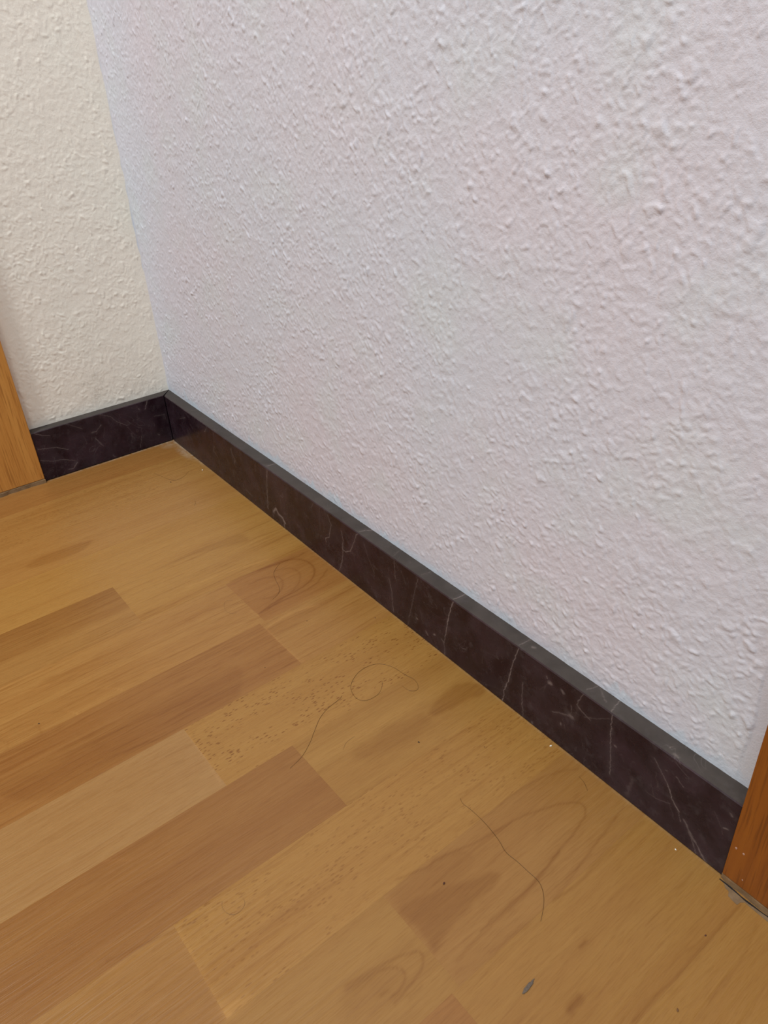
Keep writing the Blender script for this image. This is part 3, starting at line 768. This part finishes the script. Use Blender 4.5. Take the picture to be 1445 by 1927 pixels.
# short skirting along the left wall
short_sk = empty('baseboard_left', (T / 2, -YE, 0)); short_sk['kind'] = 'structure'
short_sk['label'] = 'short dark plum marble skirting along the cream wall'
y0, y1 = tm + .2, YE * 1000
fl = sk_sheet(y0, y1, Z0, hm - BV, .5, lambda U, V: np.stack([np.full(U.shape, tm), -U, V], -1) * .001, VEINS_LEFT + rand_veins(7, y0, y1, hm, 8))
ch = np.zeros((200, 2, 3)); ysn = np.linspace(y0, y1, 200)
ch[:, 0] = np.stack([np.full(200, tm), -ysn, np.full(200, hm - BV)], -1); ch[:, 1] = np.stack([np.full(200, tm - BV), -ysn, np.full(200, hm)], -1)
chm = grid_mesh('s', ch * .001, True, {'vein': np.zeros((200, 2)) + .1})
body = bmesh.new()
quad(body, [(tm, -y0, Z0), (tm, -y0, hm - BV), (tm - BV, -y0, hm), (0, -.3, hm), (0, -.3, Z0)])
quad(body, [(tm, -y1, Z0), (0, -y1, Z0), (0, -y1, hm), (tm - BV, -y1, hm), (tm, -y1, hm - BV)])
quad(body, [(tm, -y0, Z0), (0, -.3, Z0), (0, -y1, Z0), (tm, -y1, Z0)])
quad(body, [(0, -.3, Z0), (0, -.3, hm), (0, -y1, hm), (0, -y1, Z0)])
bme = bpy.data.meshes.new('b'); body.to_mesh(bme); body.free()
child('polished_face', join_mesh('polished_face', [fl, chm, bme]), MAT_MARBLE, short_sk)
def top_short(U, V):
    f = (tm - V) / tm
    Yy = U - np.clip(1 - (U - y0) / 60, 0, 1) * (y0 - .3) * f
    return np.stack([V, -Yy, np.full(U.shape, hm)], -1) * .001
child('top_edge', sk_sheet(y0, y1, .05, tm - BV, .6, top_short, []), MAT_MARBLE_TOP, short_sk)
child('joint_filler', box_mesh('joint_filler', .001, T - .0018, -YE + .0005, -T, 0, Z0 * .001), MAT_GAP, short_sk)
child('corner_joint', prism_mesh('corner_joint', [(.0015, -.0012), (T - .0030, -T + .0022), (T - .0012, -T + .0038), (.003, -.0012)], 0, H - .003), MAT_GAP, short_sk)

# ------------------------------------------------------------------ door casings (only their inner edges show in the photograph)
PF = .0148
def casing_set(name, wall, label):
    e = empty(name, (0, 0, 0)); e['kind'] = 'structure'; e['label'] = label
    return e
def mx(a0, a1, d0, d1, z0, z1, side, bev=.001):      # box along a wall: a = along, d = depth out of the wall
    if side == 'right': return box_mesh('m', a0, a1, -d1, -d0, z0, z1, bev)
    return box_mesh('m', d0, d1, -a1, -a0, z0, z1, bev)
for side, name, a, lab, mat in (('right', 'door_1', XE, 'oak door and casing at the right end of the long skirting', MAT_OAK_DARK),
                                ('left', 'door_2', YE, 'oak door and casing at the left end of the short skirting', MAT_OAK)):
    e = casing_set(name, side, lab)
    zb = .0045
    link('casing', mx(a + .0003, a + .075, .0015, PF, zb, 2.08, side, .0009), mat, e)
    link('casing', mx(a + .90, a + .975, .0015, PF, zb, 2.08, side, .0009), mat, e)
    link('head_casing', mx(a + .0755, a + .8995, .0015, PF, 2.005, 2.08, side, .0009), mat, e)
    lf = link('door_leaf', mx(a + .078, a + .897, .0015, .008, .008, 2.0, side, .0012), mat, e)
    hd = link('handle', mx(a + .82, a + .834, .008, .055, 1.0, 1.014, side, .003), MAT_METAL, lf)

# paint flecks on the right casing
def blob(name, r, seed, sx=1, sy=1, sz=.5, sub=2):
    bm = bmesh.new(); bmesh.ops.create_icosphere(bm, subdivisions=sub, radius=r)
    rr = random.Random(seed)
    for v in bm.verts:
        k = 1 + rr.uniform(-.22, .22); v.co = Vector((v.co.x * sx * k, v.co.y * sy * k, v.co.z * sz * k))
    me = bpy.data.meshes.new(name); bm.to_mesh(me); bm.free(); return me
d1 = bpy.data.objects['door_1']
for i, (x, z, r) in enumerate(FLECKS):
    o = link('paint_fleck', blob('paint_fleck', r, i, 1, .25, 1.4, 1), MAT_FLECK, d1); o.location = (x, -PF, z)

# sealant under the casings, filler stain and dark crack on the floor
def ribbon(name, pts, widths, z0, z1, mat, label=None):
    n = len(pts); bm = bmesh.new(); lo = []; hi = []
    for i, (p, w) in enumerate(zip(pts, widths)):
        a = Vector(pts[max(i - 1, 0)]); b = Vector(pts[min(i + 1, n - 1)]); t = (b - a).normalized(); nn = Vector((-t.y, t.x))
        p = Vector(p)
        l, r = p + nn * w / 2, p - nn * w / 2
        lo.append((bm.verts.new((l.x, l.y, z0)), bm.verts.new((r.x, r.y, z0)))); hi.append((bm.verts.new((l.x, l.y, z1)), bm.verts.new((r.x, r.y, z1))))
    for i in range(n - 1):
        bm.faces.new((hi[i][0], hi[i][1], hi[i + 1][1], hi[i + 1][0])); bm.faces.new((lo[i][0], lo[i + 1][0], lo[i + 1][1], lo[i][1]))
        bm.faces.new((lo[i][0], hi[i][0], hi[i + 1][0], lo[i + 1][0])); bm.faces.new((lo[i][1], lo[i + 1][1], hi[i + 1][1], hi[i][1]))
    bm.faces.new((lo[0][0], lo[0][1], hi[0][1], hi[0][0])); bm.faces.new((lo[-1][0], hi[-1][0], hi[-1][1], lo[-1][1]))
    bmesh.ops.recalc_face_normals(bm, faces=bm.faces)
    me = bpy.data.meshes.new(name); bm.to_mesh(me); bm.free()
    o = link(name, me, mat); return o
n = 40
xs = np.linspace(XE + .0004, XE + .075, n)
tr = ribbon('trim_1', [(x, -.0112 + .0003 * float(noise1(x, 61, .004))) for x in xs], [.0075 + .0007 * float(noise1(x, 62, .006)) for x in xs], 0, .0043, MAT_SEALANT)
tr['kind'] = 'structure'; tr['label'] = 'beige sealant bead under the right casing'
ys = np.linspace(YE + .0004, YE + .075, n)
tl = ribbon('trim_2', [(.0105 + .0004 * float(noise1(y, 63, .006)), -y) for y in ys], [.011 + .001 * float(noise1(y, 64, .008)) for y in ys], 0, .0043, MAT_SEALANT)
tl['kind'] = 'structure'; tl['label'] = 'beige sealant bead under the left casing'
crack = ribbon('dark_crack', [(x, -.0158 + .0005 * float(noise1(x, 65, .008))) for x in xs], [.0006 + .0004 * abs(float(noise1(x, 66, .01))) for x in xs], 0, .00025, MAT_GAP)
crack.name = 'crack'; crack.parent = tr
st = link('filler_patch', prism_mesh('filler_patch', [(.7935, -.0148), (.797, -.0180), (.7995, -.0185), (.8008, -.0212), (.8035, -.0218), (.8068, -.0222), (.8072, -.0196), (.8088, -.0176), (.8125, -.0178), (.8225, -.0180), (.840, -.0178), (.840, -.0158), (.81, -.0158), (.80, -.0156)], 0, .0002), MAT_STAIN)
st['label'] = 'grey-brown smear of filler on the floor below the right casing'; st['category'] = 'filler'

# ------------------------------------------------------------------ hairs and crumbs on the floor
def hair(pts, rad, mat):
    P = catmull([(x, y) for x, y in pts], 6); cu = bpy.data.curves.new('hair', 'CURVE'); cu.dimensions = '3D'
    sp = cu.splines.new('POLY'); sp.points.add(len(P) - 1)
    n = len(P)
    for i, (x, y) in enumerate(P):
        s = i / (n - 1); z = rad + .12 * abs(math.sin(s * 7.1 + pts[0][0]))
        sp.points[i].co = (x * .001, y * .001, z * .001, 1); sp.points[i].radius = .35 + .65 * math.sin(math.pi * min(max(s, .04), .96)) ** .4
    cu.bevel_depth = rad * .00082; cu.bevel_resolution = 1; cu.use_fill_caps = True
    ob = bpy.data.objects.new('h', cu); COL.objects.link(ob)
    dg = bpy.context.evaluated_depsgraph_get(); me = bpy.data.meshes.new_from_object(ob.evaluated_get(dg))
    bpy.data.objects.remove(ob)
    me.materials.clear()
    return link('hair', me, mat)
for lab, rad, pts in HAIRS:
    tag(hair(pts, rad, MAT_PALEHAIR if rad < .10 else MAT_HAIR), lab, 'hair', 'loose hairs on the laminate floor')
for i, (lab, (x, y), r, c) in enumerate(CRUMBS):
    o = link('crumb', blob('crumb', r * .0005, 100 + i, 1.35, .85, .6), CR[c]); o.location = (x * .001, y * .001, r * .00028)
    o.rotation_euler = (0, 0, .9 * i)
    tag(o, lab, 'crumb', 'crumbs scattered on the laminate floor')
# grey lint near the bottom edge
li = link('lint', blob('lint', .0028, 300, .34, 1.7, .16, 3), MAT_SCUFF); li.location = (.7645, -.1456, .0004); li.rotation_euler = (0, 0, .12)
tag(li, 'small soft grey bit of lint on the floor at bottom right of centre', 'lint')
